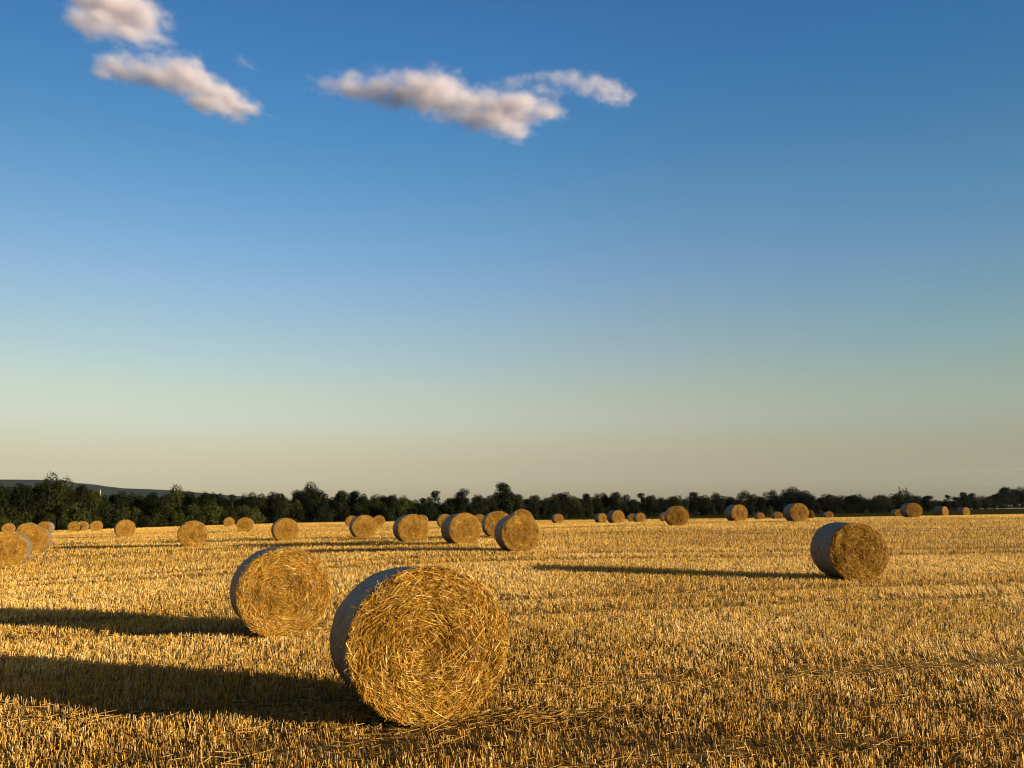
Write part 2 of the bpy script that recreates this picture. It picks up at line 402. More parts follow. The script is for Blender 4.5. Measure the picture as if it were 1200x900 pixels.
HEAP = at(640, 838, 6.1)                         # matted straw beside the front bale
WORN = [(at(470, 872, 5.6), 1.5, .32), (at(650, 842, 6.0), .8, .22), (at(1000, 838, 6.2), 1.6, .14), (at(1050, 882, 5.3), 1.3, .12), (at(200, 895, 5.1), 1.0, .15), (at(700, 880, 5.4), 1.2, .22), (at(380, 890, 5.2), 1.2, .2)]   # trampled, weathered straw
def build_stubble():
    Vs, Fs, Ts, off = [], [], [], 0
    def add(V, Fq, T):
        nonlocal off
        Vs.append(V); Fs.append(Fq + off); Ts.append(T); off += len(V)
    R1 = 27.0
    wid = lambda d: .0042 + .00017 * d
    # ---- near: tufts of stalks standing in drill rows
    tuft = scatter_wedge(2.6, R1, lambda d: 640 * min(1, (6.5 / d) ** .85))
    sp = .125
    q = tuft @ rperp; s = tuft @ rdir
    qs = np.round(q / sp) * sp + RNG.normal(0, .026, len(q))
    tuft = s[:, None] * rdir + qs[:, None] * rperp
    k = RNG.integers(1, 4, len(tuft))
    st = np.repeat(tuft, k, 0) + RNG.normal(0, .016, (k.sum(), 2))
    tb = np.repeat(RNG.normal(0, .10, len(tuft)), k)
    tl = np.repeat(RNG.normal(0, .10, (len(tuft), 2)), k, 0)
    x, y = st[:, 0], st[:, 1]
    big = fbm(x * .35, y * .35, 4.2, 3); fine = fbm(x * 1.7, y * 1.7, 9.1, 3)
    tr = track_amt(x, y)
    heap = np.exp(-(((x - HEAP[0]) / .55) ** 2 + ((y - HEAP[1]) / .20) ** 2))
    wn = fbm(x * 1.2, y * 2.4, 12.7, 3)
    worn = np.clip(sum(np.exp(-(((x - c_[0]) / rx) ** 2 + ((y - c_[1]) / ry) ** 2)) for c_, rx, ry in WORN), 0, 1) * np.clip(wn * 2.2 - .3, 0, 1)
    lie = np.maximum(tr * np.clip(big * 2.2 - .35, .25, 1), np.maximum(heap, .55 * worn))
    dist = np.hypot(x, y)
    keep = (RNG.random(len(x)) > .85 * lie) & (RNG.random(len(x)) < np.clip(.62 + fine * .8, .1, 1)) & ~in_bale(x, y, .02)
    keep &= dist < edge_r(np.arctan2(x, y)) - .3
    x, y, tb, tl, big, fine, lie, dist, worn = x[keep], y[keep], tb[keep], tl[keep], big[keep], fine[keep], lie[keep], dist[keep], worn[keep]
    n = len(x)
    h = np.clip(RNG.normal(.060, .016, n), .018, .12) * (.72 + .55 * fine) * (1 - .55 * lie)
    near_b = in_bale(x, y, .16); h[near_b] *= .6
    lean = RNG.normal(0, .17, (n, 2)) + tl * 1.1
    lb = np.clip((big - .5) * 3, -.2, 1) * (x > -.3)
    lean[:, 0] -= .30 * lb + .55 * lie; lean[:, 1] += .1 * lb
    z = ground_z(x, y)
    base = np.stack([x, y, z - .01], 1)
    tip = base + np.stack([lean[:, 0] * h, lean[:, 1] * h, h + .01], 1)
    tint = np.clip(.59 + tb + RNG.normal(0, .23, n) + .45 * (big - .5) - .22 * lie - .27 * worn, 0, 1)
    w = wid(dist) * RNG.uniform(.7, 1.35, n)
    nr_ = dist < 10
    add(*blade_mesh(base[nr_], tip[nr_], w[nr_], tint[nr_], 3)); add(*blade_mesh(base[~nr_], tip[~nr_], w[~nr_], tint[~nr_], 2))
    # ---- dead leaf shreds and broken straw between the stalks
    m = RNG.random(n) < .42
    b2 = base[m] + np.stack([RNG.normal(0, .01, m.sum()), RNG.normal(0, .01, m.sum()), h[m] * RNG.uniform(.2, .8, m.sum())], 1)
    dv = RNG.normal(0, 1, (m.sum(), 3)); dv[:, 2] *= .5; dv /= np.linalg.norm(dv, axis=1, keepdims=True)
    add(*blade_mesh(b2, b2 + dv * RNG.uniform(.02, .07, (m.sum(), 1)), w[m] * .9, np.clip(tint[m] - .1, 0, 1), 2))
    # ---- far: fewer, broader tufts, as dense as the eye can tell apart at this grazing angle
    def dens(d):
        ww = wid(d); return min(170, 46 / (ww * d) * .95)
    P = scatter_wedge(R1, 175, dens)
    x, y = P[:, 0], P[:, 1]; dist = np.hypot(x, y)
    keep = (dist < edge_r(np.arctan2(x, y)) - .3) & ~in_bale(x, y, .02)
    tr = track_amt(x, y); big = fbm(x * .12, y * .3, 4.2, 4); fine = fbm(x * .5, y * 1.1, 9.1, 3)
    keep &= (RNG.random(len(x)) > .75 * tr) & (RNG.random(len(x)) < np.clip(.4 + fine * 1.1, .1, 1))
    x, y, dist, tr, big, fine = x[keep], y[keep], dist[keep], tr[keep], big[keep], fine[keep]
    n = len(x)
    h = np.clip(RNG.normal(.070, .018, n), .025, .13) * (.75 + .5 * fine) * (1 - .4 * tr)
    base = np.stack([x, y, ground_z(x, y) - .01], 1)
    tip = base + np.stack([RNG.normal(0, .18, n) * h, RNG.normal(0, .18, n) * h, h + .01], 1)
    tint = np.clip(.52 + RNG.normal(0, .17, n) + .5 * (big - .5) - .1 * tr, 0, 1)
    add(*blade_mesh(base, tip, wid(dist) * RNG.uniform(.8, 1.3, n), tint, 2))
    me = mesh_np('stubble', np.concatenate(Vs), np.concatenate(Fs), M_STUBBLE, {'tint': np.concatenate(Ts)})
    o = link('stubble', me)
    tag(o, 'golden cut straw stubble standing all over the harvested field', 'stubble', kind='stuff')
    print('stubble faces', len(me.polygons))

    # ---- loose straw lying about
    P = scatter_wedge(2.6, 30, lambda d: 90 * min(1, (7.0 / d) ** 1.0))
    tr = track_amt(P[:, 0], P[:, 1])
    P = P[RNG.random(len(P)) < .45 + .55 * tr]
    # extra along the nearest tracks, round the front bale and in the matted heap
    ex = []
    for (c, w), cnt in zip(TRACKS[:3], (900, 700, 500)):
        s_ = RNG.uniform(-4, 6, cnt); q_ = c + RNG.normal(0, w * .55, cnt)
        ex.append(s_[:, None] * rdir + q_[:, None] * rperp)
    ex.append(np.stack([HEAP[0] + RNG.normal(0, .5, 600), HEAP[1] + RNG.normal(0, .16, 600)], 1))
    for (c, psi) in FIT[:4] + FIT[20:28]:
        a = RNG.uniform(0, 2 * PI, 420); rr = RNG.uniform(.35, .95, 420)
        ex.append(np.stack([c[0] + rr * np.cos(a), c[1] + rr * np.sin(a)], 1))
    P = np.concatenate([P] + ex)
    n = len(P)
    dist = np.hypot(P[:, 0], P[:, 1])
    ang = RNG.normal(ROW_A, .5, n) + (RNG.random(n) < .4) * RNG.uniform(-1.5, 1.5, n)
    ln = RNG.uniform(.04, .10, n) + .12 * RNG.random(n) ** 3
    base = np.stack([P[:, 0], P[:, 1], ground_z(P[:, 0], P[:, 1]) + RNG.uniform(.004, .06, n)], 1)
    tip = base + np.stack([np.cos(ang) * ln, np.sin(ang) * ln, RNG.normal(0, .10, n) * ln], 1)
    tint = np.clip(RNG.normal(.50, .2, n), 0, 1)
    V, Fq, T = blade_mesh(base, tip, wid(dist) * RNG.uniform(.7, 1.2, n), tint, 3)
    o = link('loose_straw', mesh_np('loose_straw', V, Fq, M_STUBBLE, {'tint': T}))
    tag(o, 'loose straw lying flat between the stubble rows and around the front bales', 'straw', kind='stuff')
build_stubble()

# ------------------------------------------------------------------ round bales
def face_bulge(r, ph, seed):
    """relief of a bale's end: rolled layers, lumps and a slightly hollow middle"""
    rr = r / RAD
    b = .030 * (1 - rr ** 3) - .018 * np.exp(-(rr / .25) ** 2)
    px, py = r * np.cos(ph), r * np.sin(ph)
    b = b + .055 * (fbm(r * 8 + 1.5 * np.sin(ph + seed), np.cos(ph) * 1.7 + 9 + seed, np.sin(ph) * 1.7 + 5, 3) - .5) + .055 * (fbm(px * 5.0, py * 5.0, seed * 7.7 + 11, 3) - .5)
    return b * np.clip((1.02 - rr) * 9, 0, 1)
def rim_noise(ph, seed):
    return 1 + .020 * (vnoise(np.cos(ph) * 1.3 + 5, np.sin(ph) * 1.3 + 5, seed * 2.2) - .5) + .012 * (vnoise(np.cos(ph) * 5 + 9, np.sin(ph) * 5 + 9, seed * 4.2) - .5)

def make_core(seed):
    """packed straw: both ends with relief plus the roll's side just under the wrap"""
    na, nr = 96, 26
    ph = np.linspace(0, 2 * PI, na, endpoint=False)
    V, Fq = [], []
    def ring(r, y): return np.stack([r * np.cos(ph), np.broadcast_to(y, ph.shape), r * np.sin(ph)], 1)
    rows = []
    rs = np.linspace(.015, 1, nr)
    for k in rs:                                    # front end, centre to rim
        r = k * RAD * .995 * rim_noise(ph, seed); rows.append(ring(r, -BLEN / 2 - face_bulge(r, ph, seed)))
    for y in np.linspace(-BLEN / 2 + .03, BLEN / 2 - .03, 8):
        rows.append(ring(RAD * .985 * rim_noise(ph, seed), y))
    for k in rs[::-1]:
        r = k * RAD * .995 * rim_noise(ph, seed); rows.append(ring(r, BLEN / 2 + face_bulge(r, ph, seed + 5)))
    V = np.concatenate(rows); m = len(rows)
    i = np.arange(m - 1)[:, None] * na; j = np.arange(na)[None]; jn = (j + 1) % na
    Fq = np.stack([i + j, i + jn, i + na + jn, i + na + j], -1).reshape(-1, 4)
    c0 = np.arange(na)[None][:, ::-1]; c1 = (m - 1) * na + np.arange(na)[None]
    return mesh_np('straw_core', V, [Fq, c0, c1], M_CORE, smooth=True)

def make_straw(seed, n_front, n_back):
    rng = np.random.default_rng(100 + seed)
    Vs, Fs, Ts, off = [], [], [], 0
    for sgn, n in ((-1, n_front), (1, n_back)):
        r = RAD * np.sqrt(rng.random(n)) * .99
        ph = rng.uniform(0, 2 * PI, n)
        ln = rng.gamma(2.4, .033, n).clip(.02, .28)
        da = rng.normal(0, .42, n); m = rng.random(n) < .24; da[m] = rng.uniform(-1.6, 1.6, m.sum())
        da += np.clip(.38 - r, 0, 1) * rng.normal(0, 3.2, n) + 1.1 * (fbm(r * np.cos(ph) * 4 + 20, r * np.sin(ph) * 4 + 20, seed, 2) - .5)
        tx, tz = -np.sin(ph + da), np.cos(ph + da)
        lift = rng.exponential(.009, n) + .001
        tilt = rng.normal(0, .10, n)
        cx, cz = r * np.cos(ph), r * np.sin(ph)
        pts = []
        for k in (-.5, 0, .5):                       # three points along each straw, following the roll
            x = cx + tx * ln * k; z = cz + tz * ln * k
            curl = -(ln * k) ** 2 / (2 * np.maximum(r, .12)) * np.cos(da)
            x = x + np.cos(ph) * curl; z = z + np.sin(ph) * curl
            rr = np.hypot(x, z); f = np.minimum(1, RAD * 1.015 / np.maximum(rr, 1e-6)); x, z = x * f, z * f
            rr = np.hypot(x, z); aa = np.arctan2(z, x)
            y = sgn * (BLEN / 2 + face_bulge(np.minimum(rr, RAD * .99), aa, seed + (5 if sgn > 0 else 0)) + lift + tilt * ln * k)
            pts.append(np.stack([x, y, z], 1))
        tint = np.clip(.50 + rng.normal(0, .27, n) + .3 * (fbm(cx * 6, cz * 6, seed * 1.3, 2) - .5) + (rng.random(n) < .06) * .3 - .12 * np.exp(-(r / .22) ** 2), 0, 1)
        w = rng.uniform(.0024, .0056, n)
        for a, b in ((0, 1), (1, 2)):
            V, Fq, T = blade_mesh(pts[a], pts[b], w, tint, 2, rng=np.random.default_rng(seed * 9 + a))
            Vs.append(V); Fs.append(Fq + off); Ts.append(T); off += len(V)
        # fringe hanging over the rim of the wrap
        n2 = 330 if sgn < 0 else 120
        a = rng.uniform(0, 2 * PI, n2); rr = RAD * rng.uniform(.97, 1.005, n2)
        p0 = np.stack([rr * np.cos(a), sgn * (BLEN / 2 - rng.uniform(0, .03, n2)), rr * np.sin(a)], 1)
        dv = np.stack([np.cos(a) * .4 - np.sin(a) * rng.normal(0, 1.3, n2), sgn * rng.uniform(-.2, 1.0, n2), np.sin(a) * .4 + np.cos(a) * rng.normal(0, 1.3, n2)], 1)
        dv /= np.linalg.norm(dv, axis=1, keepdims=True)
        V, Fq, T = blade_mesh(p0, p0 + dv * rng.uniform(.015, .06, (n2, 1)), rng.uniform(.003, .006, n2), np.clip(rng.normal(.6, .18, n2), 0, 1), 2, rng=rng)
        Vs.append(V); Fs.append(Fq + off); Ts.append(T); off += len(V)
    return mesh_np('straw_ends', np.concatenate(Vs), np.concatenate(Fs), M_BALESTRAW, {'tint': np.concatenate(Ts)})

def make_wrap(seed):
    na, ny = 128, 25
    ph = np.linspace(0, 2 * PI, na, endpoint=False)
    rows = []
    ys = np.linspace(-BLEN / 2 + .004, BLEN / 2 - .004, ny)
    for y in ys:
        e = np.clip((BLEN / 2 - abs(y)) / .05, 0, 1)
        ruck = .016 * (fbm(ph * 0 + y * 9, np.cos(ph) * 1.2 + 3, np.sin(ph) * 1.2 + seed, 3) - .5) + .009 * (vnoise(ph * 0 + y * 22, np.cos(ph) * 3 + 7, np.sin(ph) * 3 + 7) - .5)
        r = RAD * rim_noise(ph, seed) * (1.004 - .014 * (1 - e) ** 2) + ruck
        yy = y - np.sign(y) * (1 - e) * (.010 + .030 * vnoise(np.cos(ph) * 7 + 11, np.sin(ph) * 7 + 11, seed + 3.3 + y))   # ragged hem
        rows.append(np.stack([r * np.cos(ph), yy, r * np.sin(ph)], 1))
    inner = [x * np.array([.985, 1, .985]) for x in (rows[-1], rows[0])]
    rows = rows + inner
    V = np.concatenate(rows); m = len(rows)
    i = np.arange(m)[:, None] * na; ip = ((np.arange(m) + 1) % m)[:, None] * na; j = np.arange(na)[None]; jn = (j + 1) % na
    Fq = np.stack([i + j, i + jn, ip + jn, ip + j], -1).reshape(-1, 4)
    return mesh_np('net_wrap', V, Fq, M_WRAP, smooth=True)

VARS = []
for s in range(4):
    VARS.append((make_core(s), make_straw(s, 14500 if s < 3 else 9000, 2500), make_wrap(s)))
protos = {}
for i, ((c, psi), b) in enumerate(zip(FIT, BALES)):
    v = 0 if i == 0 else 1 if i == 1 else 2 if i == 2 else (i * 7) % 4
    gz = float(terrain([c[0]], [c[1]])[0]) - SINK
    if i in (0, 1, 2): gz = c[2] - RAD * .985 + (.012, .0, 0)[i]
    roll = 0.0 if i < 2 else random.uniform(0, 2 * PI)
    root = empty('round_bale', (c[0], c[1], gz), psi)
    root.scale = ((1.045, 1.0, .955), (1.03, 1.0, .975), (1.01, 1.0, .985))[i] if i < 3 else (random.uniform(.99, 1.04), random.uniform(.97, 1.03), random.uniform(.935, 1.0))
    root.rotation_euler.x = (-.070, -.028, 0.0)[i] if i < 3 else random.uniform(-.03, .015)
    root.rotation_euler.y = 0.0 if i < 3 else random.uniform(-.02, .02)
    tag(root, b[4], 'straw bale', 'round straw bales on the stubble field')
    if v not in protos:
        ch = [link('straw_core', VARS[v][0], root), link('straw_ends', VARS[v][1], root), link('net_wrap', VARS[v][2], root)]
        protos[v] = ch
    else:
        ch = []
        for o in protos[v]:
            k = o.copy(); COL.objects.link(k); k.parent = root; ch.append(k)
    for o in ch:
        o.location = (0, 0, RAD); o.rotation_euler = (0, roll, 0)

# ------------------------------------------------------------------ trees
def leaf_cloud(rng, lobes, n, size, sparse=0.0):
    """leaf-sized folded faces spread through the shells of several lobes (unit tree: height 1)"""
    P, Nn, T = [], [], []
    vol = np.array([l[3] * l[4] * l[5] for l in lobes]) ** .75; vol /= vol.sum()
    cnt = (vol * n).astype(int)
    for (cx, cy, cz, ax, ay, az), k in zip(lobes, cnt):
        d = rng.normal(size=(k, 3)); d /= np.linalg.norm(d, axis=1, keepdims=True)
        rad = rng.uniform(.45, 1.0, k) ** .5
        lump = .72 + .55 * vnoise(d[:, 0] * 2.6 + cx * 40 + 9, d[:, 1] * 2.6 + 9, d[:, 2] * 2.6 + cz * 40 + 9)
        p = d * (rad * lump)[:, None] * np.array([ax, ay, az]) + np.array([cx, cy, cz])
        dens = vnoise(p[:, 0] * 16 + 3, p[:, 1] * 16 + 3, p[:, 2] * 16 + 3)
        ok = dens > .30 + sparse * .25
        P.append(p[ok]); Nn.append(d[ok]); T.append(np.clip(.5 + .9 * (dens[ok] - .55) + rng.normal(0, .18, ok.sum()), 0, 1))
    P, Nn, T = np.concatenate(P), np.concatenate(Nn), np.concatenate(T)
    n = len(P)
    nrm = Nn + rng.normal(0, .45, (n, 3)); nrm /= np.linalg.norm(nrm, axis=1, keepdims=True)
    u = np.cross(nrm, rng.normal(size=(n, 3))); u /= np.linalg.norm(u, axis=1, keepdims=True); v = np.cross(nrm, u)
    s = size * rng.uniform(.5, 1.4, (n, 1))
    V = np.stack([P - u * s, P - v * s * .55 + nrm * s * .15, P + u * s, P + v * s * .55 + nrm * s * .15], 1).reshape(-1, 3)
    Fq = np.arange(n * 4).reshape(-1, 4)
    return V, Fq, np.repeat(T, 4)

def make_crown(seed, style, mat):
    rng = np.random.default_rng(500 + seed)
    lobes = []
    if style == 'round':
        lobes.append((0, 0, .52, .26, .26, .34))
        for k in range(9):
            a = rng.uniform(0, 2 * PI); zz = rng.uniform(.28, .86); rr = rng.uniform(.12, .26) * (1.15 - abs(zz - .5))
            s = rng.uniform(.10, .18); lobes.append((rr * math.cos(a), rr * math.sin(a), zz, s, s, s * .9))
        lobes.append((rng.normal(0, .05), 0, .78, .17, .17, .17))
    elif style == 'tall':
        lobes.append((0, 0, .5, .20, .20, .38))
        for k in range(10):
            a = rng.uniform(0, 2 * PI); zz = rng.uniform(.2, .9); rr = rng.uniform(.05, .2) * (1.2 - zz)
            s = rng.uniform(.08, .15); lobes.append((rr * math.cos(a), rr * math.sin(a), zz, s, s, s * 1.1))
        lobes.append((rng.normal(0, .03), 0, .80, .12, .12, .17))
    elif style == 'feather':
        for k in range(16):
            a = rng.uniform(0, 2 * PI); zz = rng.uniform(.25, .92); rr = rng.uniform(.02, .22) * (1.1 - zz * .8)
            s = rng.uniform(.06, .12); lobes.append((rr * math.cos(a), rr * math.sin(a), zz, s, s, s * .8))
        lobes.append((0, 0, .42, .2, .2, .26)); lobes.append((0, 0, .66, .1, .1, .18))
    elif style == 'broad':
        for k in range(12):
            a = rng.uniform(0, 2 * PI); zz = rng.uniform(.3, .84); rr = rng.uniform(.1, .36)
            s = rng.uniform(.12, .2); lobes.append((rr * math.cos(a), rr * math.sin(a), zz - rr * .3, s, s, s * .8))
        lobes.append((0, 0, .5, .34, .34, .34)); lobes.append((rng.normal(0, .08), 0, .78, .17, .17, .15))
    elif style == 'bush':
        for k in range(9):
            a = rng.uniform(0, 2 * PI); rr = rng.uniform(0, .45); zz = rng.uniform(.2, .72) * (1.1 - rr * .6)
            s = rng.uniform(.2, .3); lobes.append((rr * math.cos(a), rr * math.sin(a), zz, s, s, s))
    n = {'round': 5200, 'tall': 4600, 'feather': 3200, 'broad': 6000, 'bush': 2600}[style]
    V, Fq, T = leaf_cloud(rng, lobes, n, .019 if style != 'bush' else .035, .55 if style == 'feather' else 0)
    V[:, 2] = np.maximum(V[:, 2], .01)
    top = np.percentile(V[:, 2], 99.6); V[:, 2] /= top
    return mesh_np('crown', V, Fq, mat, {'tint': T})

def make_trunk(seed, style):
    rng = np.random.default_rng(900 + seed)
    Vs, Fs, off = [], [], 0
    def limb(p0, p1, r0, r1, bendv, ns=5, sd=6):
        nonlocal off
        ts = np.linspace(0, 1, ns); rows = []
        for t in ts:
            c = p0 * (1 - t) + p1 * t + bendv * math.sin(t * PI)
            r = r0 * (1 - t) + r1 * t
            a = np.linspace(0, 2 * PI, sd, endpoint=False)
            rows.append(np.stack([c[0] + r * np.cos(a), c[1] + r * np.sin(a), np.full(sd, c[2])], 1))
        V = np.concatenate(rows)
        i = np.arange(ns - 1)[:, None] * sd; j = np.arange(sd)[None]; jn = (j + 1) % sd
        Fq = np.stack([i + j, i + jn, i + sd + jn, i + sd + j], -1).reshape(-1, 4)
        Vs.append(V); Fs.append(Fq + off); off += len(V)
    A = np.array
    limb(A([0, 0, -.03]), A([rng.normal(0, .02), rng.normal(0, .02), .8]), .028, .008, A([rng.normal(0, .012), rng.normal(0, .012), 0]))
    for k in range(7):
        z0 = rng.uniform(.18, .6); a = rng.uniform(0, 2 * PI); l = rng.uniform(.16, .3)
        limb(A([0, 0, z0]), A([l * math.cos(a), l * math.sin(a), z0 + rng.uniform(.08, .25)]), .011, .004, A([0, 0, -.02]), 4, 5)
    return mesh_np('trunk', np.concatenate(Vs), np.concatenate(Fs), M_BARK, smooth=True)

CROWNS = {}
for st, cnt in (('round', 4), ('tall', 3), ('broad', 3), ('feather', 2)):
    CROWNS[st] = [(make_crown(hash_ + 10 * len(CROWNS), st, M_LEAF), make_crown(hash_ + 10 * len(CROWNS), st, M_LEAF_G), make_trunk(hash_ + 10 * len(CROWNS), st)) for hash_ in range(cnt)]
BUSH = [(make_crown(70 + k, 'bush', M_LEAF), make_crown(70 + k, 'bush', M_LEAF_G), make_trunk(70 + k, 'bush')) for k in range(4)]

# (x, top y, crown width in px, style, green?, landmark name)
T_ = [
 (0,567,24,'round',0,'leftmost tree'), (22,567,22,'round',0,''), (40,571,20,'tall',0,''), (59,556,34,'broad',1,'tallest left tree, crossing the hill'),
 (77,572,18,'round',0,''), (94,568.5,22,'tall',0,''), (106,574,18,'round',1,''), (119,580,20,'round',0,''), (131,580,16,'tall',0,''), (143,576,20,'round',0,''), (154,577.5,16,'round',0,''),
 (166,582,22,'broad',1,''), (178,577.5,18,'round',0,''), (190,583,16,'round',0,''), (205,569,28,'broad',1,'tall yellowish tree, right of the hill'),
 (224,576,18,'round',0,''), (238,577,16,'tall',0,''), (248,578,15,'tall',0,''), (259,579,15,'round',0,''), (271,580,15,'feather',0,''), (283,585,16,'round',0,''),
 (294,577.5,18,'round',0,'squat dark tree, left of the tall one above the second bale'), (304,579,17,'round',1,''), (321,577,21,'round',0,''), (336,584,18,'round',1,''), (350,575,20,'tall',0,''),
 (363,565.5,30,'broad',0,'tall broad tree, above the second largest bale'), (377,575,20,'tall',0,''), (388,583,18,'round',1,''), (400,575,20,'tall',0,''),
 (414,575.5,20,'tall',0,'double-topped tree, left of centre'), (425,579,14,'tall',0,''), (437,580,20,'round',1,''), (449,581,16,'round',0,''), (460,580,18,'round',0,''), (473,581,18,'broad',1,''), (485,586,16,'round',0,''),
 (496,584,12,'feather',0,''), (511,575.5,19,'feather',0,'feathery tree, near centre'), (521,590,14,'round',0,''), (531,585,15,'round',0,''), (541,573.5,22,'tall',0,'narrow central tree, above the centre bale'),
 (562,580,22,'round',0,''), (576,581,16,'round',0,''), (591,566,27,'tall',0,'tallest middle tree, round-topped'), (606,579.5,18,'round',1,''), (616,585,16,'round',0,''),
 (628,580.5,17,'round',0,''), (640,583.5,15,'round',0,''), (650,578.5,15,'round',0,''), (662,577,18,'round',0,'round tree, right of the centre group of bales'), (674,581.5,16,'round',1,''),
 (688,578.5,15,'tall',0,''), (699,578.5,14,'round',1,''), (709,578,14,'tall',0,''), (722,577,18,'round',0,'tree above the four small bales'), (733,580,16,'round',0,''), (742,585,13,'round',0,''),
 (753,578,17,'feather',0,''), (765,580.5,15,'round',0,''), (776,583,15,'round',0,''), (793,581,20,'round',0,''), (813,577,17,'feather',0,'ball-topped tree, right of centre'), (827,580.5,18,'round',0,''),
 (842,577.5,17,'round',0,''), (853,582,16,'round',1,''), (863,586,14,'round',0,''), (875,575.5,22,'broad',0,'wide-crowned tree, above two wrapped bales'), (892,582,16,'round',0,''), (908,574.5,20,'broad',0,''),
 (932,571,30,'broad',0,'biggest right tree, above the dark-sided bale'), (948,580,18,'round',0,''), (958,584,14,'round',0,''), (968,579.5,20,'round',0,''), (981,581,18,'round',0,''), (993,581,16,'round',0,''),
 (1005,579.5,20,'round',0,'tree above the lone right bale'), (1014,583,14,'round',0,''), (1029,581,16,'round',0,''), (1037,580,24,'broad',1,''), (1060,574.5,25,'broad',0,'two-mast tree, below the two masts'),
 (1074,581,16,'round',0,''), (1088,581,19,'tall',0,''), (1100,587,18,'round',0,''), (1112,580,12,'feather',0,''), (1121,583,10,'feather',0,''), (1131,577,14,'tall',0,'tree above the rightmost bale'), (1141,578,14,'feather',0,''),
 (1155,584,18,'round',0,''), (1166,579,18,'round',0,''), (1181,571,20,'tall',0,'tall right-edge tree'), (1198,571,22,'broad',0,'rightmost tree'),
 (-18,569,24,'round',0,''), (-40,571,24,'broad',1,''), (1218,574,22,'round',0,''), (1240,576,24,'round',0,''),
]
T_ = sorted(T_, key=lambda t: t[0])
def tree_depth(px):
    return float(np.interp(px, [-100, 0, 62, 250, 340, 540, 640, 700, 900, 1050, 1150, 1190, 1260], [110, 113, 119, 133, 146, 154, 178, 205, 230, 232, 255, 345, 350]))
ORD = ['first', 'second', 'third', 'fourth', 'fifth', 'sixth', 'seventh', 'eighth', 'ninth', 'tenth', 'eleventh', 'twelfth']
def row_labels(items, noun_of):
    """ordinal labels counted rightwards from the named landmark trees"""
    out = []; last = None; n = 0
    first_named = next(i for i, t in enumerate(items) if t[5])
    for i, t in enumerate(items):
        if t[5]:
            last = t[5]; n = 0; out.append(None)
        elif last is None:
            k = first_named - i; out.append(f'{noun_of(t)}, {ORD[k - 1]} one left of the {items[first_named][5].split(",")[0]}')
        else:
            n += 1; out.append(f'{noun_of(t)}, {ORD[n - 1]} one right of the {last.split(",")[0]}')
    return out
NOUN = {'round': 'rounded', 'tall': 'upright', 'broad': 'broad', 'feather': 'thin'}
labs = row_labels(T_, lambda t: f'{NOUN[t[3]]} {"green" if t[4] else "dark"} tree')

tree_proto = {}
def place_tree(name, key, meshes, px, top, wpx, depth, base_drop, label, group, cat, green):
    cm, gm, tm = meshes
    foot = at(px, 600, depth)
    gz = float(terrain([foot[0]], [foot[1]])[0]) - .05
    topz = at(px, top, depth)[2]
    hgt = max(1.0, topz - gz)
    wid = wpx * depth / FPX
    root = empty(name, (foot[0], foot[1], gz), random.uniform(0, 2 * PI))
    tag(root, label, cat, group)
    k = (key, bool(green))
    if k not in tree_proto:
        tree_proto[k] = [link('crown', gm if green else cm, root), link('trunk', tm, root)]
        ch = tree_proto[k]
    else:
        ch = []
        for o in tree_proto[k]:
            d = o.copy(); COL.objects.link(d); d.parent = root; ch.append(d)
    return root, ch, hgt, wid
SPREAD = {'round': .74, 'tall': .56, 'broad': .92, 'feather': .52, 'bush': 1.2}
for i, t in enumerate(T_):
    px, top, w, st, green, nm = t
    vi = random.randrange(len(CROWNS[st]))
    d = tree_depth(px) + random.uniform(0, 7)
    lab = f'{NOUN[st]} {"green" if green else "dark"} tree: the {nm}' if nm else labs[i]
    root, ch, hgt, wid = place_tree('tree', (st, vi), CROWNS[st][vi], px, top, w, d, 0, lab, 'trees in the row behind the field', 'tree', green)
    sxy = max(wid * 1.35, hgt * .42) / SPREAD[st]
    root.scale = (sxy, sxy, hgt * 1.01)

# second row that closes the view between the front trees
xs = np.arange(-30, 1240, 12.5)
for i, px in enumerate(xs):
    px = px + random.uniform(-4, 4)
    near = sorted(T_, key=lambda t: abs(t[0] - px))[:2]
    top = sum(n[1] for n in near) / 2 + random.uniform(2.0, 6.0)
    d = tree_depth(px) + random.uniform(9, 16)
    st = random.choice(['round', 'broad', 'round']); vi = random.randrange(len(CROWNS[st]))
    root, ch, hgt, wid = place_tree('tree', (st, vi), CROWNS[st][vi], px, top, 24, d, 0, f'dark tree filling the second row behind the front trees', 'trees of the second row', 'tree', 0)
    root.scale = (wid / SPREAD[st] * 1.25, wid / SPREAD[st] * 1.25, hgt)
    lm = min(T_, key=lambda t: abs(t[0] - px))
    root['_px'] = float(px)

# bushes along the foot of the row
bpx = list(np.arange(-20, 345, 13.5)) + list(np.arange(352, 1230, 11.0))
for i, px in enumerate(bpx):
    left = px < 345
    px = px + random.uniform(-3, 3)
    d = tree_depth(px) - random.uniform(.5, 4.0)
    er = float(np.interp(px, [e[0] for e in EDGE], [e[2] for e in EDGE])) + 2.2
    d = max(d, er)
    foot = at(px, 600, d); gz = float(terrain([foot[0]], [foot[1]])[0])
    hb = random.uniform(2.0, 4.3) if left else random.uniform(2.0, 3.7)
    top = project((foot[0], foot[1], gz + hb))[1]
    green = random.random() < (.75 if left else .12)
    vi = i % 4
    root, ch, hgt, wid = place_tree('bush', ('bush', vi), BUSH[vi], px, top, 20, d, 0, '', 'bushes at the foot of the tree row', 'bush', green)
    s = hb * random.uniform(.75, 1.1)
    root.scale = (s, s, hb)
    root['_px'] = float(px)

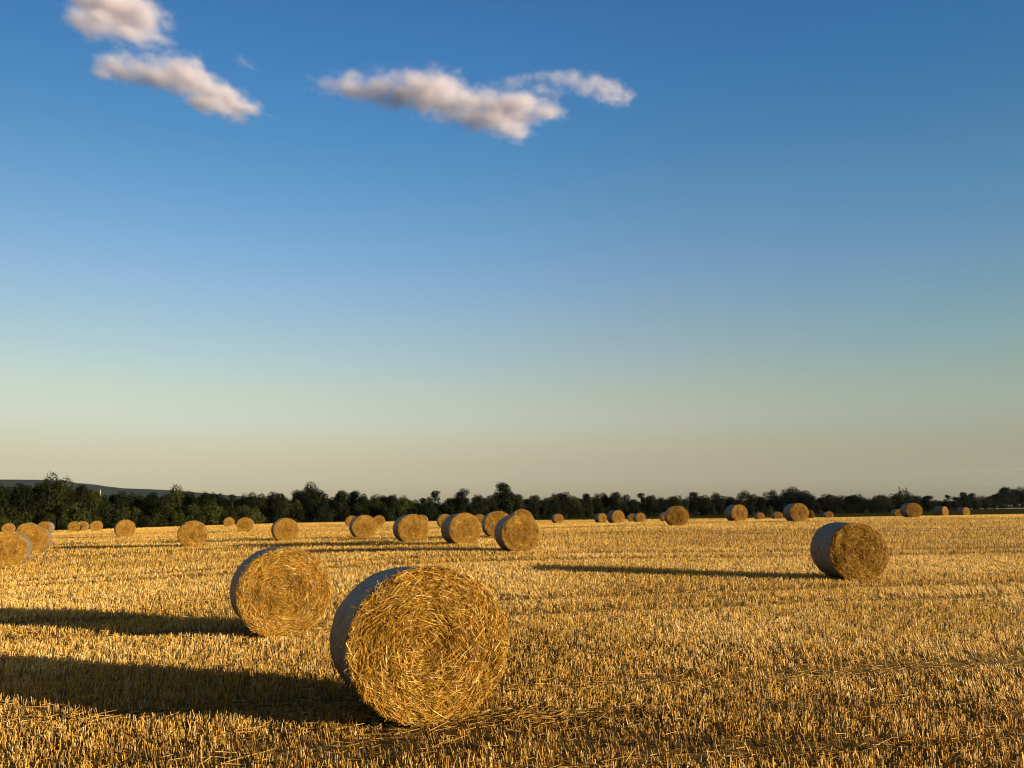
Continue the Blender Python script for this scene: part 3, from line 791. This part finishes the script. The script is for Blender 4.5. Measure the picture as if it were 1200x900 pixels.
# labels for second-row trees and bushes: counted from the nearest named tree
def label_row(prefix, noun):
    objs = sorted([o for o in bpy.data.objects if o.get('_px') is not None and o.get('category') == noun], key=lambda o: o['_px'])
    lms = [(t[0], t[5].split(',')[0]) for t in T_ if t[5]]
    seen = {}
    for o in objs:
        px = o['_px']
        prev = [l for l in lms if l[0] <= px]
        if prev: key = ('right of', prev[-1][1])
        else: key = ('left of', lms[0][1])
        seen[key] = seen.get(key, 0) + 1
        o['label'] = f'{prefix}, {ORD[min(11, seen[key] - 1)]} {key[0]} the {key[1]}'
    for o in objs: del o['_px']
label_row('dark tree in second row', 'tree')
label_row('low bush at row foot', 'bush')

# ------------------------------------------------------------------ hill, church, masts
def build_hill():
    prof = [(-700, 566), (-400, 560), (-150, 560), (0, 562), (45, 562.2), (75, 563.3), (90, 566), (105, 567), (125, 570), (140, 571.8), (190, 573.8), (230, 577), (300, 583), (380, 590), (470, 597)]
    D0 = 3400.0
    xs = np.linspace(-700, 470, 220)
    ys = np.interp(xs, [p[0] for p in prof], [p[1] for p in prof]) + .7 * (fbm(xs * .06, xs * 0 + 2, 0, 3) - .5)
    rows = []
    for k, (f, dd) in enumerate([(0, -900), (.35, -600), (.7, -280), (.93, -80), (1, 0), (.9, 200), (.5, 700), (0, 1300)]):
        row = []
        for x, y in zip(xs, ys):
            top = at(x, y, D0); dirv = top - cam_pos; u = dirv[:2] / np.linalg.norm(dirv[:2])
            zt = max(top[2], 3.0)
            p = top[:2] + u * dd
            n = fbm(np.array([p[0] * .004]), np.array([p[1] * .004]), 3.0, 4)[0] - .5
            row.append((p[0], p[1], -2 + (zt + 2) * f + (n * 14 * f if f < 1 else 0)))
        rows.append(row)
    V = np.array(rows).reshape(-1, 3); m, n = len(rows), len(xs)
    i = np.arange(m - 1)[:, None] * n; j = np.arange(n - 1)[None]
    Fq = np.stack([i + j, i + j + 1, i + n + j + 1, i + n + j], -1).reshape(-1, 4)
    o = link('hill', mesh_np('hill', V, Fq, M_HILL, smooth=True)); tag(o, kind='structure')
build_hill()

def box_bm(bm, x0, x1, y0, y1, z0, z1):
    r = bmesh.ops.create_cube(bm, size=1)
    bmesh.ops.scale(bm, vec=(x1 - x0, y1 - y0, z1 - z0), verts=r['verts'])
    bmesh.ops.translate(bm, vec=((x0 + x1) / 2, (y0 + y1) / 2, (z0 + z1) / 2), verts=r['verts'])
def bm_obj(name, bm, mat, parent=None):
    me = bpy.data.meshes.new(name); bm.to_mesh(me); bm.free(); me.materials.append(mat)
    return link(name, me, parent)
M_RENDER = mat_simple_noise('pale_render', (.40, .39, .37), (.52, .51, .48), 2.0)
M_SLATE = mat_simple_noise('slate', (.30, .30, .31), (.44, .44, .44), 3.0)
M_TILE = mat_simple_noise('roof_tile', (.16, .07, .04), (.26, .11, .06), 3.0)
M_STEEL = mat_simple_noise('mast_steel', (.05, .035, .03), (.12, .07, .06), 4.0)
def build_church():
    D = 1250.0
    base = at(116, 600, D); tipz = at(116, 573, D)[2]; gz = 0.0
    root = empty('church', (base[0], base[1], gz), .3)
    tag(root, 'white church spire far off, rising above the left trees', 'church')
    hh = tipz - gz; tw = hh * .62
    bm = bmesh.new(); box_bm(bm, -1.7, 1.7, -1.7, 1.7, 0, tw); box_bm(bm, -1.95, 1.95, -1.95, 1.95, tw, tw + .5); bm_obj('tower', bm, M_RENDER, root)
    bm = bmesh.new(); bmesh.ops.create_cone(bm, cap_ends=True, segments=8, radius1=1.7, radius2=.10, depth=hh - tw - .5)
    bmesh.ops.translate(bm, vec=(0, 0, tw + .5 + (hh - tw - .5) / 2), verts=bm.verts); bm_obj('spire', bm, M_SLATE, root)
    bm = bmesh.new(); box_bm(bm, -4.5, 4.5, 2.2, 22, 0, 8); bm_obj('nave', bm, M_RENDER, root)
    bm = bmesh.new()
    vs = [bm.verts.new(p) for p in ((-5, 2.3, 8.01), (5, 2.3, 8.01), (0, 2.3, 14), (-5, 22.5, 8.01), (5, 22.5, 8.01), (0, 22.5, 14))]
    for f in ((0, 1, 2), (3, 5, 4), (0, 2, 5, 3), (1, 4, 5, 2), (0, 3, 4, 1)): bm.faces.new([vs[q] for q in f])
    bm_obj('roof', bm, M_TILE, root)
build_church()
for px, top, lab in ((1056.5, 570, 'left one of two thin masts above the dark tree on the right'), (1064.6, 571, 'right one of two thin masts above the dark tree on the right')):
    d = 262.0; b = at(px, 600, d); gz = float(terrain([b[0]], [b[1]])[0]); tz = at(px, top, d)[2]
    root = empty('mast', (b[0], b[1], gz)); tag(root, lab, 'mast', 'thin masts above the trees')
    bm = bmesh.new(); bmesh.ops.create_cone(bm, cap_ends=True, segments=8, radius1=.16, radius2=.07, depth=tz - gz)
    bmesh.ops.translate(bm, vec=(0, 0, (tz - gz) / 2), verts=bm.verts); bm_obj('pole', bm, M_STEEL, root)
    bm = bmesh.new(); box_bm(bm, -.16, .16, -.1, .1, tz - gz - .9, tz - gz - .1); bm_obj('antenna', bm, M_STEEL, root)

def far_strip():
    rows = []
    for d in (292, 330):
        for px in np.linspace(1120, 1330, 24):
            p = at(px, 600, d); z = float(far_z([p[0]], [p[1]])[0]) + .06
            rows.append((p[0], p[1], z))
    V = np.array(rows); n = 24; j = np.arange(n - 1)
    Fq = np.stack([j, j + 1, n + j + 1, n + j], 1)
    m = mat_simple_noise('pale_stubble', (.32, .27, .17), (.46, .38, .24), .2)
    o = link('far_field', mesh_np('far_field', V, Fq, m)); tag(o, kind='structure')
far_strip()

# ------------------------------------------------------------------ sun and sky
SUN_EL = math.radians(8.0)
SUN_AZ = math.radians(111.0)        # clockwise from the view direction (+Y): behind and to the right
to_sun = Vector((math.sin(SUN_AZ) * math.cos(SUN_EL), math.cos(SUN_AZ) * math.cos(SUN_EL), math.sin(SUN_EL)))
ld = bpy.data.lights.new('sun', 'SUN'); ld.energy = 5.0; ld.angle = math.radians(.53); ld.color = (1.0, .84, .54)
lo = bpy.data.objects.new('sun', ld); COL.objects.link(lo); lo.rotation_euler = to_sun.to_track_quat('Z', 'Y').to_euler()
lo.location = (40, -40, 60)

W = bpy.data.worlds.new('World'); SC.world = W; W.use_nodes = True
nt = W.node_tree; nt.nodes.clear()
out = nt.nodes.new('ShaderNodeOutputWorld'); bg = nt.nodes.new('ShaderNodeBackground')
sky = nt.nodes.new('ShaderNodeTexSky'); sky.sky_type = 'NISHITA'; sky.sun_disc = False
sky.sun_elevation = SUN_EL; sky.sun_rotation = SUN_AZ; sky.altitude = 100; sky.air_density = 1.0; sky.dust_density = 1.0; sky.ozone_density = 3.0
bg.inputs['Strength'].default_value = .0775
# sky tint by height, darker to the right; unseen zenith toned to neutralise shadows
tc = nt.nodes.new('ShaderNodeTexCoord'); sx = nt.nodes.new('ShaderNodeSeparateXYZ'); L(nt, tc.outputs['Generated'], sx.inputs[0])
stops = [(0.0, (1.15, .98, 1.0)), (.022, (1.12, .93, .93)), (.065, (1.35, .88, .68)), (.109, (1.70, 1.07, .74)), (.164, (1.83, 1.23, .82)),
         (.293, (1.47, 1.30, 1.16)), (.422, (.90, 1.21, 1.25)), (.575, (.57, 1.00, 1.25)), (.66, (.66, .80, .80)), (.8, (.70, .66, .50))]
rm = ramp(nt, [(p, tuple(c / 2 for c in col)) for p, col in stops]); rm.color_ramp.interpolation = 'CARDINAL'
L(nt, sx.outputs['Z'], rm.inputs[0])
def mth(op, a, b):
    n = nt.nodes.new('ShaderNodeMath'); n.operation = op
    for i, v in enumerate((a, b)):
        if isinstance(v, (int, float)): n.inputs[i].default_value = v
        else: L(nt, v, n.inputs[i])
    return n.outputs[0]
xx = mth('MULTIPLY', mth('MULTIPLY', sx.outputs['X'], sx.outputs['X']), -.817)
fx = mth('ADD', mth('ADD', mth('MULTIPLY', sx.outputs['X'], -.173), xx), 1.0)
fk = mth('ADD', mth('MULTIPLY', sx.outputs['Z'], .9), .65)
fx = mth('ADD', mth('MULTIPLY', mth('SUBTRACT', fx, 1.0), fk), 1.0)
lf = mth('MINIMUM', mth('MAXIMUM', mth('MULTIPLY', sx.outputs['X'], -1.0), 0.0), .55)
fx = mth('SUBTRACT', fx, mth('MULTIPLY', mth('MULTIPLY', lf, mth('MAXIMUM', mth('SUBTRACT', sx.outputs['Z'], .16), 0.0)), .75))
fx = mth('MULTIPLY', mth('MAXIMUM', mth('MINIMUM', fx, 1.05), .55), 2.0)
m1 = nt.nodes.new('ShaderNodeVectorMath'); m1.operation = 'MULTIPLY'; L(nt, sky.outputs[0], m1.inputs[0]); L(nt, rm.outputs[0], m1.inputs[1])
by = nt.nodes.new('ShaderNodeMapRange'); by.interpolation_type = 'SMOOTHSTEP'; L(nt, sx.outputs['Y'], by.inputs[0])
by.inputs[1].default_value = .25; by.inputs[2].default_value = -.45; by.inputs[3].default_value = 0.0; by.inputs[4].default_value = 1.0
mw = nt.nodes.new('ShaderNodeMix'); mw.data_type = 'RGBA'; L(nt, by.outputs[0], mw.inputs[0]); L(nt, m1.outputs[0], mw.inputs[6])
mk = nt.nodes.new('ShaderNodeVectorMath'); mk.operation = 'MULTIPLY'; L(nt, sky.outputs[0], mk.inputs[0]); mk.inputs[1].default_value = (.62, .44, .27)  # unseen rear sky tinted warm to shape the fill light
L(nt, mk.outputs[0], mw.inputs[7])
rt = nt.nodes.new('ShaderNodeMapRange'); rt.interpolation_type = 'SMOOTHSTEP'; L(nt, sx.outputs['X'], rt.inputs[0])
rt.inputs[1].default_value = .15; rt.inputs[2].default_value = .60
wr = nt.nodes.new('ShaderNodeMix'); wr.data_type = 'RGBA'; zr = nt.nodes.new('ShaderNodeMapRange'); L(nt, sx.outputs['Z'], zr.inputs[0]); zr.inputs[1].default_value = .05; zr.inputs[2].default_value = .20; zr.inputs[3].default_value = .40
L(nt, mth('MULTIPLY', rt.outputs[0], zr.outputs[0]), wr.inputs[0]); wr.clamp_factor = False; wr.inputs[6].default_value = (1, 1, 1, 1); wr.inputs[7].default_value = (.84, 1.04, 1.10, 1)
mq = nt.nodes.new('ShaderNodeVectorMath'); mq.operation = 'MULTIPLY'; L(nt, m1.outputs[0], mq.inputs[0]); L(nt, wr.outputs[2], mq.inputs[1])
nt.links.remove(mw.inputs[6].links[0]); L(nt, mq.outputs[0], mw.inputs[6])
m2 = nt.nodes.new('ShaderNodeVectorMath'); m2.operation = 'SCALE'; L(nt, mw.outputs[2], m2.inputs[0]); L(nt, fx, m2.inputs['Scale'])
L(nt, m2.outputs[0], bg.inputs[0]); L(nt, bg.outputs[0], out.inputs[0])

# ------------------------------------------------------------------ evening haze over the whole plain
def build_haze():
    bm = bmesh.new(); box_bm(bm, -5400, 5400, -5400, 5400, -8.0, 215.0)
    m = bpy.data.materials.new('haze'); m.use_nodes = True; t = m.node_tree; t.nodes.clear()
    ou = t.nodes.new('ShaderNodeOutputMaterial'); pv = t.nodes.new('ShaderNodeVolumePrincipled')
    pv.inputs['Color'].default_value = (.62, .78, 1.0, 1); pv.inputs['Density'].default_value = HAZE; pv.inputs['Anisotropy'].default_value = .2
    t.links.new(pv.outputs[0], ou.inputs['Volume'])
    o = bm_obj('haze', bm, m); tag(o, 'thin evening haze over the plain', 'haze', kind='stuff')
HAZE = 1.7e-5
build_haze()

# ------------------------------------------------------------------ clouds
def build_cloud(label, pieces, D, sigma, seed, amp=.75, soft=1.15, white=(.85, .81, .92)):
    """a cumulus shred: a real volume of water haze inside a closed hull, built from squashed lumps"""
    cx = sum(p[0] for p in pieces) / len(pieces); cy = sum(p[1] for p in pieces) / len(pieces)
    org = at(cx, cy, D); u = org - cam_pos; u /= np.linalg.norm(u)
    e1 = np.cross(u, [0, 0, 1]); e1 /= np.linalg.norm(e1); e3 = np.array([0, 0, 1.0]); u = np.cross(e3, e1)      # right, away, up
    el = math.asin((org[2] - cam_pos[2]) / D)
    Mw = Matrix(((e1[0], u[0], e3[0]), (e1[1], u[1], e3[1]), (e1[2], u[2], e3[2]))).to_4x4(); Mw.translation = Vector(org)
    rng = np.random.default_rng(seed)
    P = []
    for (px, py, a, b, rot) in pieces:
        py = py + .10 * b; b = b * 1.38; a = a * 1.10             # lumps swell above a flatter base
        ray = at(px, py, 1.0) - cam_pos
        w = cam_pos + ray * (float((org - cam_pos) @ u) / float(ray @ u)) - org
        c = (float(w @ e1), rng.normal(0, .06) * b * D / FPX, float(w @ e3))
        sc = D / FPX
        P.append((c, (a * sc, 2.15 * b * sc, .62 * b * sc), math.radians(rot)))
    bm = bmesh.new()
    for c, r, rot in P:
        q = bmesh.ops.create_icosphere(bm, subdivisions=3, radius=1.0)
        bmesh.ops.transform(bm, matrix=Matrix.Translation(c) @ Matrix.Rotation(rot, 4, 'Y') @ Matrix.Diagonal((r[0] * 1.34, r[1] * 1.34, r[2] * 1.34, 1)), verts=q['verts'])
    me = bpy.data.meshes.new('cloud'); bm.to_mesh(me); bm.free()
    o = bpy.data.objects.new('cloud', me); COL.objects.link(o)
    md = o.modifiers.new('r', 'REMESH'); md.mode = 'VOXEL'; md.voxel_size = min(r[2] for _, r, _ in P) * .22
    bpy.context.view_layer.update()
    me2 = bpy.data.meshes.new_from_object(o.evaluated_get(bpy.context.evaluated_depsgraph_get()))
    o.modifiers.clear(); o.data = me2; o.matrix_world = Mw
    m = bpy.data.materials.new('cloud_vapour'); m.use_nodes = True
    t = m.node_tree; t.nodes.clear(); ou = t.nodes.new('ShaderNodeOutputMaterial')
    tcn = t.nodes.new('ShaderNodeTexCoord')
    def mt(op, *a, **k):
        n = t.nodes.new('ShaderNodeMath'); n.operation = op
        for i, v in enumerate(a):
            if isinstance(v, (int, float)): n.inputs[i].default_value = v
            else: t.links.new(v, n.inputs[i])
        return n.outputs[0]
    big = max(r[2] for _, r, _ in P)
    def noise(scale, det, off):
        mp = t.nodes.new('ShaderNodeMapping'); mp.inputs['Location'].default_value = (off, off * 1.7, off * .3); mp.inputs['Scale'].default_value = (scale, scale, scale * 1.25)
        t.links.new(tcn.outputs['Object'], mp.inputs[0])
        n = t.nodes.new('ShaderNodeTexNoise'); n.inputs['Scale'].default_value = 1.0; n.inputs['Detail'].default_value = det; n.inputs['Roughness'].default_value = .60
        t.links.new(mp.outputs[0], n.inputs['Vector']); return n.outputs[0]
    fld_ = None
    for c, r, rot in P:
        sb = t.nodes.new('ShaderNodeVectorMath'); sb.operation = 'SUBTRACT'; sb.inputs[1].default_value = c; t.links.new(tcn.outputs['Object'], sb.inputs[0])
        vr = t.nodes.new('ShaderNodeVectorRotate'); vr.rotation_type = 'Y_AXIS'; vr.inputs['Angle'].default_value = -rot; t.links.new(sb.outputs[0], vr.inputs[0])
        sp_ = t.nodes.new('ShaderNodeSeparateXYZ'); t.links.new(vr.outputs[0], sp_.inputs[0])
        cb = t.nodes.new('ShaderNodeCombineXYZ'); t.links.new(sp_.outputs[0], cb.inputs[0]); t.links.new(sp_.outputs[1], cb.inputs[1])
        t.links.new(mt('MINIMUM', sp_.outputs[2], mt('MULTIPLY', sp_.outputs[2], 1.8)), cb.inputs[2])
        dv = t.nodes.new('ShaderNodeVectorMath'); dv.operation = 'DIVIDE'; dv.inputs[1].default_value = r; t.links.new(cb.outputs[0], dv.inputs[0])
        ln = t.nodes.new('ShaderNodeVectorMath'); ln.operation = 'LENGTH'; t.links.new(dv.outputs[0], ln.inputs[0])
        d = mt('SUBTRACT', 1.0, ln.outputs['Value'])
        fld_ = d if fld_ is None else mt('SMOOTH_MAX', fld_, d, .25)
    n1 = noise(.75 / big, 6.0, seed * 3.3)
    f = mt('ADD', mt('ADD', fld_, mt('MULTIPLY', mt('SUBTRACT', n1, .5), amp * 2.2)), -.02)
    f = mt('MAXIMUM', mt('MINIMUM', mt('DIVIDE', f, soft), 1.0), 0.0)
    f = mt('MULTIPLY', mt('POWER', f, 2.0), sigma)
    pv = t.nodes.new('ShaderNodeVolumePrincipled'); pv.inputs['Color'].default_value = (*white, 1); pv.inputs['Anisotropy'].default_value = .15
    t.links.new(f, pv.inputs['Density']); t.links.new(pv.outputs[0], ou.inputs['Volume'])
    o.data.materials.clear(); o.data.materials.append(m)
    tag(o, label, 'cloud', 'small evening clouds')
build_cloud('puffy cloud at upper left cut off by the top edge of the photo',
            [(138, 12, 58, 24, 2), (166, 20, 32, 18, 10), (110, 28, 40, 15, 2), (150, 40, 42, 10, 5), (186, 45, 22, 6, 6), (125, -20, 40, 26, 0)], 2500, .085, 3)
build_cloud('bright cloud at left sloping down to the right, below the cut-off cloud',
            [(137, 80, 26, 14, 4), (175, 88, 44, 15, 10), (213, 86, 28, 19, 6), (235, 104, 48, 19, 20), (268, 116, 40, 16, 18), (290, 127, 26, 8, 8), (248, 124, 42, 10, 8), (121, 86, 14, 7, 0)], 2500, .085, 5)
build_cloud('long grey-bottomed cloud, the largest in the middle of the sky',
            [(405, 103, 46, 10, 4), (460, 110, 86, 17, 5), (500, 108, 62, 19, 3), (508, 97, 36, 12, 0), (535, 126, 84, 16, 7), (585, 126, 70, 17, 5), (608, 122, 48, 13, 6), (640, 130, 30, 10, 14), (575, 142, 56, 13, 5), (600, 153, 34, 10, 0)], 2600, .08, 8, white=(.79, .755, .875))
build_cloud('thin bright cloud strip touching the upper right of the largest cloud',
            [(602, 97, 30, 7, -5), (640, 107, 34, 6, 12), (655, 91, 50, 8, 3), (692, 100, 42, 11, 8), (715, 108, 30, 12, 14), (734, 113, 13, 8, 0)], 2700, .035, 12)
build_cloud('faint tiny cloud wisp right of the bright sloping cloud',
            [(284, 72, 14, 6, 20), (294, 78, 10, 4, 20)], 2500, .012, 14)
build_cloud('long faint grey cloud streak low over the trees at the right',
            [(960, 571, 170, 8, -1), (1090, 569, 190, 9, -1), (1230, 564, 130, 9, -1), (860, 573, 100, 5, 0)], 9000, .0026, 21, white=(.30, .32, .34))
build_cloud('thin faint cloud streak at the right edge above the grey one',
            [(1150, 551, 70, 4, -2), (1200, 549, 60, 4.5, -2), (1085, 555, 50, 3, -2)], 9000, .0013, 23, white=(.55, .55, .55))

# ------------------------------------------------------------------ render settings
SC.view_settings.view_transform = 'Standard'; SC.view_settings.look = 'None'
SC.view_settings.exposure = 1.45; SC.view_settings.gamma = 1.0; SC.view_settings.use_curve_mapping = False
SC.cycles.max_bounces = 8; SC.cycles.diffuse_bounces = 3; SC.cycles.glossy_bounces = 2; SC.cycles.transmission_bounces = 3
SC.cycles.volume_bounces = 3; SC.cycles.transparent_max_bounces = 8
SC.cycles.use_denoising = True; SC.cycles.denoiser = 'OPENIMAGEDENOISE'
SC.cycles.denoising_input_passes = 'RGB_ALBEDO_NORMAL'; SC.cycles.denoising_prefilter = 'ACCURATE'
SC.render.film_transparent = False
SC.cycles.pixel_filter_type = 'BLACKMAN_HARRIS'; SC.cycles.filter_width = 1.15
